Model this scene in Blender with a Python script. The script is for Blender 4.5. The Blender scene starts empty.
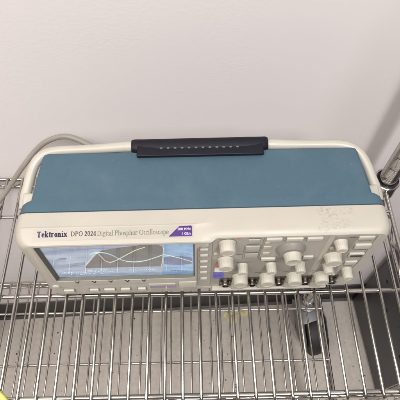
import bpy, bmesh, math, random
from mathutils import Vector, Matrix
random.seed(7)
PI = math.pi
S = bpy.context.scene
COL = S.collection
MM = 0.001            # all shapes below are written in millimetres

# ------------------------------------------------------------------ materials
def srgb(r, g, b):
    f = lambda c: (c/255/12.92) if c/255 <= .04045 else ((c/255+.055)/1.055)**2.4
    return (f(r), f(g), f(b), 1)

def mat(name, col, rough=.5, metal=0, spec=.5, coat=0, coat_rough=.03, vary=.06, vscale=40, bump=0, bscale=900,
        emit=None, estr=0, rvary=.08):
    m = bpy.data.materials.new(name); m.use_nodes = True
    nt = m.node_tree; N = nt.nodes; L = nt.links
    b = N['Principled BSDF']
    col = tuple(col) + ((1,) if len(col) == 3 else ())
    b.inputs['Metallic'].default_value = metal
    b.inputs['Specular IOR Level'].default_value = spec
    b.inputs['Coat Weight'].default_value = coat
    b.inputs['Coat Roughness'].default_value = coat_rough
    tc = N.new('ShaderNodeTexCoord')
    no = N.new('ShaderNodeTexNoise'); no.inputs['Scale'].default_value = vscale; no.inputs['Detail'].default_value = 6
    L.new(tc.outputs['Object'], no.inputs['Vector'])
    mr = N.new('ShaderNodeMapRange'); mr.inputs['From Min'].default_value = .3; mr.inputs['From Max'].default_value = .7
    mr.inputs['To Min'].default_value = 1-vary; mr.inputs['To Max'].default_value = 1+vary
    L.new(no.outputs['Fac'], mr.inputs['Value'])
    vm = N.new('ShaderNodeVectorMath'); vm.operation = 'SCALE'; vm.inputs[0].default_value = col[:3]
    L.new(mr.outputs['Result'], vm.inputs['Scale']); L.new(vm.outputs['Vector'], b.inputs['Base Color'])
    rr = N.new('ShaderNodeMapRange'); rr.inputs['From Min'].default_value = .3; rr.inputs['From Max'].default_value = .7
    rr.inputs['To Min'].default_value = max(0, rough-rvary); rr.inputs['To Max'].default_value = min(1, rough+rvary)
    L.new(no.outputs['Fac'], rr.inputs['Value']); L.new(rr.outputs['Result'], b.inputs['Roughness'])
    if bump:
        nb = N.new('ShaderNodeTexNoise'); nb.inputs['Scale'].default_value = bscale; nb.inputs['Detail'].default_value = 3
        L.new(tc.outputs['Object'], nb.inputs['Vector'])
        bp = N.new('ShaderNodeBump'); bp.inputs['Strength'].default_value = bump; bp.inputs['Distance'].default_value = .001
        L.new(nb.outputs['Fac'], bp.inputs['Height']); L.new(bp.outputs['Normal'], b.inputs['Normal'])
    if emit:
        b.inputs['Emission Color'].default_value = tuple(emit)[:3] + (1,)
        b.inputs['Emission Strength'].default_value = estr
    return m

M = {}
M['cream']   = mat('cream_plastic', (.405, .383, .33), .42, vary=.025, vscale=25, bump=.10, bscale=1500)
M['cream2']  = mat('cream_handle', (.43, .41, .358), .38, vary=.03, vscale=30)
M['sheet']   = mat('name_strip_film', (.372, .352, .303), .35, vary=.02)
M['button']  = mat('button_plastic', (.48, .456, .398), .45, vary=.04, vscale=60)
M['knob']    = mat('knob_plastic', (.455, .43, .37), .5, vary=.05, vscale=70, bump=.08, bscale=1800)
M['panel']   = mat('panel_grey', (.37, .345, .295), .5, vary=.04, vscale=50, bump=.06, bscale=2000)
M['panel2']  = mat('panel_dark_grey', (.275, .253, .215), .5, vary=.05, vscale=50)
M['panel3']  = mat('panel_pale_grey', (.43, .405, .35), .5, vary=.04, vscale=50)
M['greybtn'] = mat('grey_button', (.40, .375, .32), .5, vary=.04, vscale=60)
M['dial']    = mat('dial_grey', (.215, .205, .175), .42, vary=.06, vscale=60)
M['dark']    = mat('dark_gap', (.05, .043, .035), .5)
M['ink']     = mat('dark_ink', (.035, .028, .045), .5)
M['inkblue'] = mat('navy_ink', (.02, .01, .06), .5, spec=.2)
M['inkgrey'] = mat('grey_ink', (.085, .078, .075), .5)
M['red']     = mat('red_ink', (.55, .08, .07), .5)
M['purple']  = mat('purple_label', (.06, .02, .16), .3, coat=.4)
M['purple2'] = mat('violet_strip', (.13, .09, .24), .22, coat=.6)
M['white']   = mat('white_ink', (.5, .48, .56), .5)
M['stwhite'] = mat('sticker_white', (.82, .80, .78), .5)
M['stblue']  = mat('sticker_blue', (.13, .115, .48), .5)
M['stred']   = mat('sticker_red', (.72, .19, .15), .5)
M['navy']    = mat('navy_rubber', (.006, .0065, .012), .5, spec=.25, vary=.15, vscale=60, bump=.15, bscale=1400)
M['ridge']   = mat('worn_ridge', (.06, .06, .07), .5)
M['bezel_in']= mat('screen_surround', (.075, .072, .055), .4)
M['chrome']  = mat('chrome', (.62, .60, .57), .17, metal=1, vary=.14, vscale=60, rvary=.07)
M['rod']     = mat('chrome_wire', (.47, .445, .415), .21, metal=1, vary=.14, vscale=25, rvary=.06)
M['post']    = mat('chrome_post', (.56, .55, .54), .13, metal=1, vary=.12, vscale=60, rvary=.06)
M['bnc']     = mat('nickel', (.22, .195, .165), .28, metal=1)
M['black']   = mat('black_plastic', (.018, .017, .017), .38)
M['rubber']  = mat('black_rubber', (.02, .019, .018), .6, vary=.2, vscale=40)
M['zinc']    = mat('zinc_plate', (.21, .215, .22), .45, metal=.7, vary=.12, vscale=50)
M['cable']   = mat('grey_cable', (.26, .235, .205), .45, vary=.05)
M['ycable']  = mat('yellow_cable', (.62, .58, .16), .45, vary=.05)
M['cabinet'] = mat('charcoal_steel', (.07, .068, .073), .45, vary=.12, vscale=12, bump=.2, bscale=1300)
M['hole']    = mat('vent_hole', (.008, .008, .008), .7)
M['paper']   = mat('yellow_paper', (.88, .83, .52), .7, vary=.18, vscale=120)
M['debris']  = mat('dark_crumb', (.045, .036, .03), .8, vary=.3, vscale=200)
M['base']    = mat('rubber_cove', (.030, .027, .026), .5, vary=.2, vscale=20)

def mat_blue():
    m = mat('blue_shell', (.054, .104, .140), .55, spec=.35, vary=.05, vscale=9, bump=.32, bscale=1500)
    nt = m.node_tree; N = nt.nodes; L = nt.links; b = N['Principled BSDF']
    src = b.inputs['Base Color'].links[0].from_socket
    tc = N.new('ShaderNodeTexCoord'); mp = N.new('ShaderNodeMapping'); mp.inputs['Rotation'].default_value = (0, 0, .5); mp.inputs['Scale'].default_value = (1, .35, 1)
    n = N.new('ShaderNodeTexNoise'); n.inputs['Scale'].default_value = 330; n.inputs['Detail'].default_value = 2
    L.new(tc.outputs['Object'], mp.inputs['Vector']); L.new(mp.outputs['Vector'], n.inputs['Vector'])
    t = N.new('ShaderNodeMapRange'); t.inputs['From Min'].default_value = .72; t.inputs['From Max'].default_value = .80; t.inputs['To Max'].default_value = .30
    L.new(n.outputs['Fac'], t.inputs['Value'])
    n2 = N.new('ShaderNodeTexNoise'); n2.inputs['Scale'].default_value = 22; n2.inputs['Detail'].default_value = 6; n2.inputs['Roughness'].default_value = .65
    L.new(tc.outputs['Object'], n2.inputs['Vector'])
    t2 = N.new('ShaderNodeMapRange'); t2.inputs['From Min'].default_value = .5; t2.inputs['From Max'].default_value = .8; t2.inputs['To Max'].default_value = .10
    L.new(n2.outputs['Fac'], t2.inputs['Value'])
    ad = N.new('ShaderNodeMath'); ad.operation = 'ADD'; L.new(t.outputs['Result'], ad.inputs[0]); L.new(t2.outputs['Result'], ad.inputs[1])
    mix = N.new('ShaderNodeMix'); mix.data_type = 'RGBA'
    L.new(ad.outputs[0], mix.inputs[0]); L.new(src, mix.inputs[6]); mix.inputs[7].default_value = (.26, .30, .32, 1)
    L.new(mix.outputs[2], b.inputs['Base Color'])
    return m
M['blue'] = mat_blue()

def mat_hood():            # cream plastic with a worn, scuffed patch on its top right
    m = mat('cream_hood', (.405, .383, .33), .42, vary=.025, vscale=25, bump=.10, bscale=1500)
    nt = m.node_tree; N = nt.nodes; L = nt.links; b = N['Principled BSDF']
    src = b.inputs['Base Color'].links[0].from_socket
    tc = N.new('ShaderNodeTexCoord'); sp = N.new('ShaderNodeSeparateXYZ')
    nd = N.new('ShaderNodeTexNoise'); nd.inputs['Scale'].default_value = 160; nd.inputs['Detail'].default_value = 4; L.new(tc.outputs['Object'], nd.inputs['Vector'])
    v1 = N.new('ShaderNodeVectorMath'); v1.operation = 'MULTIPLY_ADD'; L.new(nd.outputs['Color'], v1.inputs[0]); v1.inputs[1].default_value = (.016, .010, 0); v1.inputs[2].default_value = (-.008, -.005, 0)
    v2 = N.new('ShaderNodeVectorMath'); v2.operation = 'ADD'; L.new(tc.outputs['Object'], v2.inputs[0]); L.new(v1.outputs[0], v2.inputs[1]); L.new(v2.outputs[0], sp.inputs[0])
    def box(c, h, soft, out):
        a = N.new('ShaderNodeMath'); a.operation = 'SUBTRACT'; L.new(out, a.inputs[0]); a.inputs[1].default_value = c
        d = N.new('ShaderNodeMath'); d.operation = 'ABSOLUTE'; L.new(a.outputs[0], d.inputs[0])
        r = N.new('ShaderNodeMapRange'); r.inputs['From Min'].default_value = h; r.inputs['From Max'].default_value = h+soft
        r.inputs['To Min'].default_value = 1; r.inputs['To Max'].default_value = 0
        L.new(d.outputs[0], r.inputs['Value']); return r.outputs['Result']
    def mul(a, c):
        k = N.new('ShaderNodeMath'); k.operation = 'MULTIPLY'; L.new(a, k.inputs[0]); L.new(c, k.inputs[1]); return k.outputs[0]
    def mx(a, c):
        k = N.new('ShaderNodeMath'); k.operation = 'MAXIMUM'; L.new(a, k.inputs[0]); L.new(c, k.inputs[1]); return k.outputs[0]
    r1 = mul(box(.125, .0075, .006, sp.outputs['X']), box(.0275, .004, .0025, sp.outputs['Y']))
    r2 = mul(box(.1445, .0025, .006, sp.outputs['X']), box(.0285, .003, .0025, sp.outputs['Y']))
    r3 = mul(box(.131, .0110, .007, sp.outputs['X']), box(.0145, .004, .003, sp.outputs['Y']))
    r4 = mul(box(.118, .0025, .006, sp.outputs['X']), box(.009, .003, .003, sp.outputs['Y']))
    reg = mx(mx(r1, r2), mx(r3, r4))
    no = N.new('ShaderNodeTexNoise'); no.inputs['Scale'].default_value = 620; no.inputs['Detail'].default_value = 5
    mp = N.new('ShaderNodeMapping'); mp.inputs['Scale'].default_value = (.55, 1.1, 1)
    L.new(tc.outputs['Object'], mp.inputs['Vector']); L.new(mp.outputs['Vector'], no.inputs['Vector'])
    th = N.new('ShaderNodeMapRange'); th.inputs['From Min'].default_value = .48; th.inputs['From Max'].default_value = .64
    L.new(no.outputs['Fac'], th.inputs['Value'])
    # a few lone specks over the whole hood
    n2 = N.new('ShaderNodeTexNoise'); n2.inputs['Scale'].default_value = 230; n2.inputs['Detail'].default_value = 2
    L.new(tc.outputs['Object'], n2.inputs['Vector'])
    t2 = N.new('ShaderNodeMapRange'); t2.inputs['From Min'].default_value = .735; t2.inputs['From Max'].default_value = .80
    L.new(n2.outputs['Fac'], t2.inputs['Value'])
    fac = mx(mul(reg, th.outputs['Result']), t2.outputs['Result'])
    f2 = N.new('ShaderNodeMath'); f2.operation = 'MULTIPLY'; f2.inputs[1].default_value = .45; L.new(fac, f2.inputs[0])
    mix = N.new('ShaderNodeMix'); mix.data_type = 'RGBA'
    L.new(f2.outputs[0], mix.inputs[0]); L.new(src, mix.inputs[6]); mix.inputs[7].default_value = (.19, .17, .15, 1)
    L.new(mix.outputs[2], b.inputs['Base Color'])
    return m
M['hood'] = mat_hood()

def mat_wall():
    m = mat('painted_wall', (.78, .735, .735), .62, vary=.012, vscale=3)
    nt = m.node_tree; N = nt.nodes; L = nt.links; b = N['Principled BSDF']
    tc = N.new('ShaderNodeTexCoord')
    n = N.new('ShaderNodeTexNoise'); n.inputs['Scale'].default_value = 230; n.inputs['Detail'].default_value = 3
    mp = N.new('ShaderNodeMapping'); mp.inputs['Scale'].default_value = (.8, 1, 1.1)
    L.new(tc.outputs['Object'], mp.inputs['Vector']); L.new(mp.outputs['Vector'], n.inputs['Vector'])
    r = N.new('ShaderNodeMapRange'); r.inputs['From Min'].default_value = .42; r.inputs['From Max'].default_value = .7
    L.new(n.outputs['Fac'], r.inputs['Value'])
    bp = N.new('ShaderNodeBump'); bp.inputs['Distance'].default_value = .001
    n3 = N.new('ShaderNodeTexNoise'); n3.inputs['Scale'].default_value = 5; n3.inputs['Detail'].default_value = 3; L.new(tc.outputs['Object'], n3.inputs['Vector'])
    r3 = N.new('ShaderNodeMapRange'); r3.inputs['From Min'].default_value = .38; r3.inputs['From Max'].default_value = .68; r3.inputs['To Min'].default_value = .012; r3.inputs['To Max'].default_value = .085
    L.new(n3.outputs['Fac'], r3.inputs['Value']); L.new(r3.outputs['Result'], bp.inputs['Strength'])
    L.new(r.outputs['Result'], bp.inputs['Height']); L.new(bp.outputs['Normal'], b.inputs['Normal'])
    return m
M['wall'] = mat_wall()

def mat_floor():           # vinyl tile with a fine fleck
    m = mat('vinyl_tile', (.475, .43, .385), .42, vary=.035, vscale=6)
    nt = m.node_tree; N = nt.nodes; L = nt.links; b = N['Principled BSDF']
    src = b.inputs['Base Color'].links[0].from_socket
    tc = N.new('ShaderNodeTexCoord')
    n = N.new('ShaderNodeTexNoise'); n.inputs['Scale'].default_value = 95; n.inputs['Detail'].default_value = 4
    L.new(tc.outputs['Object'], n.inputs['Vector'])
    r = N.new('ShaderNodeMapRange'); r.inputs['From Min'].default_value = .35; r.inputs['From Max'].default_value = .68
    r.inputs['To Min'].default_value = .91; r.inputs['To Max'].default_value = 1.06
    L.new(n.outputs['Fac'], r.inputs['Value'])
    vm = N.new('ShaderNodeVectorMath'); vm.operation = 'SCALE'; L.new(src, vm.inputs[0]); L.new(r.outputs['Result'], vm.inputs['Scale'])
    L.new(vm.outputs['Vector'], b.inputs['Base Color'])
    return m
M['floor'] = mat_floor()

def mat_screen(name, base, lo, hi, estr, sx, sz, dist=2.0, thr=(.35, .65)):
    # a lit liquid-crystal panel seen from a steep angle: washed, cloudy tones under shiny glass
    m = bpy.data.materials.new(name); m.use_nodes = True
    nt = m.node_tree; N = nt.nodes; L = nt.links; b = N['Principled BSDF']
    b.inputs['Base Color'].default_value = base + (1,)
    b.inputs['Roughness'].default_value = .2
    b.inputs['Specular IOR Level'].default_value = .5
    b.inputs['Coat Weight'].default_value = 1; b.inputs['Coat Roughness'].default_value = .075
    tc = N.new('ShaderNodeTexCoord'); mp = N.new('ShaderNodeMapping'); mp.inputs['Scale'].default_value = (sx, 1, sz)
    L.new(tc.outputs['Object'], mp.inputs['Vector'])
    no = N.new('ShaderNodeTexNoise'); no.inputs['Scale'].default_value = 1; no.inputs['Detail'].default_value = 4
    no.inputs['Distortion'].default_value = dist
    L.new(mp.outputs['Vector'], no.inputs['Vector'])
    r = N.new('ShaderNodeMapRange'); r.inputs['From Min'].default_value = thr[0]; r.inputs['From Max'].default_value = thr[1]
    L.new(no.outputs['Fac'], r.inputs['Value'])
    mix = N.new('ShaderNodeMix'); mix.data_type = 'RGBA'
    L.new(r.outputs['Result'], mix.inputs[0]); mix.inputs[6].default_value = lo; mix.inputs[7].default_value = hi
    L.new(mix.outputs[2], b.inputs['Emission Color']); b.inputs['Emission Strength'].default_value = estr
    return m
M['lcd']   = mat_screen('lcd_pale_blue', (.05, .06, .08), srgb(126, 148, 186), srgb(192, 208, 224), .75, 14, 60)  # noise paints wavy reflected patches into the panel colour
M['lcd_b'] = mat_screen('lcd_band', (.05, .06, .08), srgb(150, 174, 204), srgb(186, 204, 224), .72, 60, 160)
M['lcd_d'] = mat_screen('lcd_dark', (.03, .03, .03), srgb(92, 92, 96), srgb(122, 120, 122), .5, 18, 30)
M['lcd_m'] = mat_screen('lcd_menu', (.04, .06, .1), srgb(104, 156, 206), srgb(164, 206, 236), .75, 20, 40)
M['lcd_n'] = mat_screen('lcd_navy', (.03, .04, .08), srgb(84, 104, 154), srgb(112, 136, 178), .6, 30, 40)
M['lcd_h'] = mat_screen('lcd_dim_reflection', (.04, .05, .08), srgb(112, 130, 172), srgb(160, 178, 205), .66, 40, 90)  # tone for reflections painted on the left of the screen
M['cyan']  = mat('cyan_trace', (.3, .4, .4), .4, emit=srgb(150, 190, 195), estr=.6)
M['yel']   = mat('yellow_trace', (.4, .4, .3), .4, emit=srgb(190, 196, 172), estr=.6)
M['pale']  = mat('pale_marks', (.5, .5, .5), .4, emit=srgb(205, 215, 225), estr=.7)
M['navyink'] = mat('navy_marks', (.1, .1, .2), .4, emit=srgb(70, 84, 130), estr=.6)

# ------------------------------------------------------------------ mesh helpers
def obj(name, bm, m, parent=None, org=(0, 0, 0), sharp=35):
    """link bm (millimetres, world or thing space) as ONE mesh object, origin at org"""
    o3 = Vector(org)
    for v in bm.verts: v.co = (v.co-o3)*MM
    bmesh.ops.recalc_face_normals(bm, faces=bm.faces)
    me = bpy.data.meshes.new(name); bm.to_mesh(me); bm.free()
    for p in me.polygons: p.use_smooth = True
    me.set_sharp_from_angle(angle=math.radians(sharp))
    me.materials.append(m)
    o = bpy.data.objects.new(name, me); COL.objects.link(o)
    if parent: o.parent = parent
    o.location = o3*MM
    return o

def part(name, bm, m, parent, base=(0, 0, 0), sharp=35):
    """a part whose mesh keeps the thing's own axes; base = thing origin in the same space as bm"""
    o = obj(name, bm, m, None, base, sharp); o.parent = parent; o.location = (0, 0, 0)
    return o

def tag(o, label=None, cat=None, group=None, kind=None):
    if label: o['label'] = label
    if cat: o['category'] = cat
    if group: o['group'] = group
    if kind: o['kind'] = kind
    return o

def empty(name, loc_mm, rz=0):
    o = bpy.data.objects.new(name, None); COL.objects.link(o)
    o.location = Vector(loc_mm)*MM; o.rotation_euler = (0, 0, rz); o.empty_display_size = .02
    return o

def NB(): return bmesh.new()

def rbox(bm, x0, x1, y0, y1, z0, z1, r=0, seg=2):
    t = bmesh.new()
    bmesh.ops.create_cube(t, size=1)
    for v in t.verts:
        v.co = Vector(((x0+x1)/2+v.co.x*(x1-x0), (y0+y1)/2+v.co.y*(y1-y0), (z0+z1)/2+v.co.z*(z1-z0)))
    if r: bmesh.ops.bevel(t, geom=list(t.edges), offset=r, segments=seg, profile=.5, affect='EDGES')
    merge(bm, t)

def merge(bm, t, mx=None):
    if mx: bmesh.ops.transform(t, matrix=mx, verts=t.verts)
    me = bpy.data.meshes.new('tmp'); t.to_mesh(me); t.free(); bm.from_mesh(me); bpy.data.meshes.remove(me)

def frame(d):
    d = d.normalized(); a = Vector((0, 0, 1)) if abs(d.z) < .9 else Vector((1, 0, 0))
    u = d.cross(a).normalized(); return u, d.cross(u).normalized()

def tube(bm, pts, r, seg=10, closed=False, flat=None):
    """tube along pts; r number or list; flat=(along u scale, along v scale)"""
    pts = [Vector(p) for p in pts]; n = len(pts)
    rs = r if isinstance(r, (list, tuple)) else [r]*n
    rings = []; u = None
    for i, p in enumerate(pts):
        a = pts[max(i-1, 0)]; b = pts[min(i+1, n-1)]
        d = (b-a).normalized()
        if u is None: u, v = frame(d)
        else:
            u = (u-d*u.dot(d)).normalized(); v = d.cross(u).normalized()
        fu, fv = flat or (1, 1)
        rings.append([bm.verts.new(p+u*math.cos(2*PI*k/seg)*rs[i]*fu+v*math.sin(2*PI*k/seg)*rs[i]*fv) for k in range(seg)])
    for i in range(n-1):
        for k in range(seg):
            bm.faces.new((rings[i][k], rings[i][(k+1) % seg], rings[i+1][(k+1) % seg], rings[i+1][k]))
    bm.faces.new(rings[0]); bm.faces.new(rings[-1])

def smooth_path(pts, n=8):
    P = [Vector(p) for p in pts]; P = [P[0]*2-P[1]]+P+[P[-1]*2-P[-2]]; out = []
    for i in range(1, len(P)-2):
        p0, p1, p2, p3 = P[i-1:i+3]
        for k in range(n):
            t = k/n
            out.append(.5*((2*p1)+(p2-p0)*t+(2*p0-5*p1+4*p2-p3)*t*t+(3*p1-p0-3*p2+p3)*t**3))
    out.append(P[-2]); return out

def interp(vals, n):
    out = []
    for i in range(len(vals)-1):
        for k in range(n): out.append(vals[i]+(vals[i+1]-vals[i])*k/n)
    return out+[vals[-1]]

def lathe(bm, c, axis, prof, seg=48, ribs=0, amp=0, ribrange=None):
    """prof: list of (distance along axis, radius)"""
    c = Vector(c); d = Vector(axis).normalized(); u, v = frame(d); rings = []
    for i, (h, r) in enumerate(prof):
        ring = []
        for k in range(seg):
            a = 2*PI*k/seg
            rr = r
            if ribs and (ribrange is None or ribrange[0] <= i <= ribrange[1]):
                rr = r-amp*(max(0, math.cos(ribs*a))**3)
            ring.append(bm.verts.new(c+d*h+u*math.cos(a)*rr+v*math.sin(a)*rr))
        rings.append(ring)
    for i in range(len(rings)-1):
        for k in range(seg):
            bm.faces.new((rings[i][k], rings[i][(k+1) % seg], rings[i+1][(k+1) % seg], rings[i+1][k]))
    bm.faces.new(rings[0]); bm.faces.new(rings[-1])

def prism_xz(bm, poly, y0, y1, bev=0):
    t = bmesh.new()
    f = t.faces.new([t.verts.new((x, y0, z)) for x, z in poly])
    r = bmesh.ops.extrude_face_region(t, geom=[f])
    for e in r['geom']:
        if isinstance(e, bmesh.types.BMVert): e.co.y = y1
    bmesh.ops.recalc_face_normals(t, faces=t.faces)
    if bev:
        yy = min(y0, y1)
        ed = [e for e in t.edges if all(abs(v.co.y-yy) < 1e-6 for v in e.verts)]
        bmesh.ops.bevel(t, geom=ed, offset=bev, segments=2, profile=.5, affect='EDGES')
    merge(bm, t)

def round_poly(poly, r, n=4):
    out = []; m = len(poly)
    for i in range(m):
        p = Vector(poly[i]).to_2d() if len(poly[i]) == 3 else Vector(poly[i])
        a = Vector(poly[i-1]); b = Vector(poly[(i+1) % m])
        ra = min(r, (a-p).length*.45); rb = min(r, (b-p).length*.45)
        q0 = p+(a-p).normalized()*ra; q1 = p+(b-p).normalized()*rb
        for k in range(n+1):
            t = k/n; out.append(tuple(q0*(1-t)**2+p*2*t*(1-t)+q1*t*t))
    return out

def boolean_cut(o, cutters):
    for c in cutters:
        md = o.modifiers.new('cut', 'BOOLEAN'); md.operation = 'DIFFERENCE'; md.object = c; md.solver = 'EXACT'
    bpy.context.view_layer.update()
    dg = bpy.context.evaluated_depsgraph_get()
    me = bpy.data.meshes.new_from_object(o.evaluated_get(dg), depsgraph=dg)
    o.modifiers.clear(); old = o.data; o.data = me; bpy.data.meshes.remove(old)
    for c in cutters:
        d = c.data; bpy.data.objects.remove(c); bpy.data.meshes.remove(d)
    for p in o.data.polygons: p.use_smooth = True
    o.data.set_sharp_from_angle(angle=math.radians(32))

# ------------------------------------------------------------------ a small serif alphabet (flat glyph strokes)
class Pen:
    def __init__(s, w, t): s.w = w; s.t = t; s.q = []
    def quad(s, *p): s.q.append(p)
    def line(s, x0, y0, x1, y1, w):
        d = Vector((x1-x0, y1-y0)); n = Vector((-d.y, d.x)).normalized()*w/2
        s.quad((x0+n.x, y0+n.y), (x0-n.x, y0-n.y), (x1-n.x, y1-n.y), (x1+n.x, y1+n.y))
    def stem(s, x, y0, y1, bot='both', top=None):
        w, t = s.w, s.t; s.quad((x-w/2, y0), (x+w/2, y0), (x+w/2, y1), (x-w/2, y1)); e = .055
        if bot == 'both': s.quad((x-w/2-e, y0), (x+w/2+e, y0), (x+w/2+e, y0+t), (x-w/2-e, y0+t))
        if top == 'left': s.quad((x-w/2-e, y1-t), (x, y1-t), (x, y1), (x-w/2-e, y1))
        if top == 'both': s.quad((x-w/2-e, y1-t), (x+w/2+e, y1-t), (x+w/2+e, y1), (x-w/2-e, y1))
    def arc(s, cx, cy, rx, ry, a0, a1, w=None, t=None):
        w = w or s.w; t = t or s.t; n = max(6, int(abs(a1-a0)/20))
        P = []
        for i in range(n+1):
            a = math.radians(a0+(a1-a0)*i/n); c, q = math.cos(a), math.sin(a)
            P.append(((cx+rx*c, cy+ry*q), (cx+(rx-w)*c, cy+(ry-t)*q)))
        for i in range(n): s.quad(P[i][0], P[i][1], P[i+1][1], P[i+1][0])

def glyph(ch, w, t):
    p = Pen(w, t); X = .47; C = .68; A = .71
    if ch == 'T':
        p.quad((.02, C-t), (.60, C-t), (.60, C), (.02, C)); p.stem(.31, 0, C)
        p.quad((.02, C-.17), (.02+t, C-.17), (.02+t, C), (.02, C)); p.quad((.60-t, C-.17), (.60, C-.17), (.60, C), (.60-t, C)); return p.q, .62
    if ch == 'e':
        p.arc(.23, X/2, .21, X/2+.01, 0, 320); p.quad((.05, X/2-.01), (.43, X/2-.01), (.43, X/2+t), (.05, X/2+t)); return p.q, .46
    if ch == 'k':
        p.stem(.11, 0, A, top='left'); p.line(.15, .19, .40, X-.02, t*1.2); p.line(.22, .25, .43, .02, w*.95)
        p.quad((.30, X-t), (.48, X-t), (.48, X), (.30, X)); p.quad((.33, 0), (.53, 0), (.53, t), (.33, t)); return p.q, .53
    if ch == 't':
        p.stem(.15, .06, .60, bot=None); p.quad((.02, X-t), (.29, X-t), (.29, X), (.02, X)); p.arc(.22, .10, .12, .11, 180, 330); return p.q, .32
    if ch == 'r':
        p.stem(.11, 0, X, top='left'); p.arc(.27, X-.15, .15, .16, 150, 30, t=t*1.6); return p.q, .41
    if ch == 'o': p.arc(.24, X/2, .22, X/2+.01, 0, 360); return p.q, .48
    if ch in 'nh':
        p.stem(.11, 0, A if ch == 'h' else X, top='left'); p.arc(.25, X-.17, .18, .18, 170, 0); p.stem(.43-w/2, 0, X-.17); return p.q, .53
    if ch == 'i':
        p.stem(.12, 0, X, top='left'); p.arc(.12, X+.15, .06, .06, 0, 360, w=.055, t=.055); return p.q, .25
    if ch == 'l': p.stem(.12, 0, A, top='left'); return p.q, .25
    if ch == 'x':
        p.line(.09, X-.02, .41, .02, w*1.05); p.line(.10, .02, .40, X-.02, t*1.3)
        for a in (.01, .32): p.quad((a, 0), (a+.17, 0), (a+.17, t), (a, t)); p.quad((a, X-t), (a+.17, X-t), (a+.17, X), (a, X))
        return p.q, .50
    if ch == 'D':
        p.stem(.13, 0, C, top='both'); p.arc(.20, C/2, .46, C/2, -90, 90); p.quad((.1, 0), (.22, 0), (.22, t), (.1, t)); p.quad((.1, C-t), (.22, C-t), (.22, C), (.1, C)); return p.q, .71
    if ch == 'P':
        p.stem(.13, 0, C, top='both'); p.arc(.26, C-.18, .27, .18, -90, 90); p.quad((.1, C-t), (.28, C-t), (.28, C), (.1, C)); p.quad((.1, C-.36), (.28, C-.36), (.28, C-.36+t), (.1, C-.36+t)); return p.q, .57
    if ch == 'O': p.arc(.36, C/2, .34, C/2+.01, 0, 360); return p.q, .72
    if ch == '0': p.arc(.24, C/2, .22, C/2+.01, 0, 360); return p.q, .48
    if ch == '2':
        p.arc(.23, C-.19, .19, .20, 190, -30); p.line(.37, C-.28, .06, .05, w*.8); p.quad((.03, 0), (.44, 0), (.44, t*1.6), (.03, t*1.6)); return p.q, .48
    if ch == '4':
        p.stem(.32, 0, C); p.line(.30, C-.02, .03, .20, t*1.2); p.quad((.02, .17), (.45, .17), (.45, .17+t*1.2), (.02, .17+t*1.2)); return p.q, .48
    if ch == 'g':
        p.arc(.21, X-.14, .17, .15, 0, 360); p.arc(.22, -.09, .20, .10, 0, 360); p.line(.10, .17, .12, .02, t*1.4); p.quad((.33, X-t*1.5), (.45, X-t), (.45, X), (.33, X)); return p.q, .46
    if ch == 'a':
        p.arc(.20, X-.15, .16, .16, 160, 0); p.stem(.36-w/2, 0, X-.15, bot=None); p.arc(.20, .13, .17, .14, 40, 330); p.quad((.34, 0), (.44, 0), (.44, t), (.34, t)); return p.q, .45
    if ch == 's':
        p.arc(.18, X-.125, .14, .13, 30, 265, t=t*1.4); p.arc(.18, .125, .15, .13, -150, 90, t=t*1.4); return p.q, .37
    if ch == 'c': p.arc(.23, X/2, .21, X/2+.01, 40, 320); return p.q, .43
    if ch == 'p':
        p.stem(.11, -.2, X, top='left'); p.arc(.27, X/2, .22, X/2+.01, -150, 150); return p.q, .51
    return [], .24

def text_bm(string, w, t, x0, x1, base_y, cap, height, surf):
    """lay the string between x0 and x1; surf(x, v) maps to 3-D, v measured up from the baseline in mm"""
    bm = NB(); quads = []; pen = 0
    for ch in string:
        q, adv = glyph(ch, w, t)
        for k in q: quads.append([(a+pen, b) for a, b in k])
        pen += adv+.015
    sx = (x1-x0)/pen; sy = cap/.68
    for i, k in enumerate(quads):
        lift = height+(i % 7)*.012
        vs = [bm.verts.new(surf(x0+a*sx, base_y+b*sy, lift)) for a, b in k]
        try: bm.faces.new(vs)
        except ValueError: pass
    return bm

# ================================================================== THE SETTING
FLOOR = -694.6; WALL = 0; WALL_AT = (0, 207, FLOOR); WALL_ROT = math.radians(2.2)
bm = NB(); rbox(bm, -3000, 3000, -3500, 320, FLOOR-20, FLOOR)
tag(obj('floor', bm, M['floor'], sharp=30), kind='structure')
bm = NB(); rbox(bm, -2900, 2900, WALL, WALL+60, FLOOR+.5, 1900)
for v in bm.verts: v.co += Vector(WALL_AT)
wl = tag(obj('wall', bm, M['wall'], None, WALL_AT), kind='structure'); wl.rotation_euler = (0, 0, WALL_ROT)
for v in wl.data.vertices: v.co.z -= FLOOR*MM
bm = NB()
t = NB(); prof = [(WALL-.5, FLOOR+96), (WALL-3.5, FLOOR+95), (WALL-4, FLOOR+12), (WALL-7, FLOOR+5), (WALL-14, FLOOR+1.5), (WALL-.5, FLOOR+1)]
vs0 = [t.verts.new((-2900, y, z)) for y, z in prof]; vs1 = [t.verts.new((2900, y, z)) for y, z in prof]
for i in range(len(prof)):
    j = (i+1) % len(prof); t.faces.new((vs0[i], vs0[j], vs1[j], vs1[i]))
t.faces.new(vs0); t.faces.new(vs1); merge(bm, t)
for v in bm.verts: v.co += Vector((0, 207, 0))
bb_ = tag(obj('baseboard', bm, M['base'], None, WALL_AT), kind='structure'); bb_.rotation_euler = (0, 0, WALL_ROT)

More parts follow.
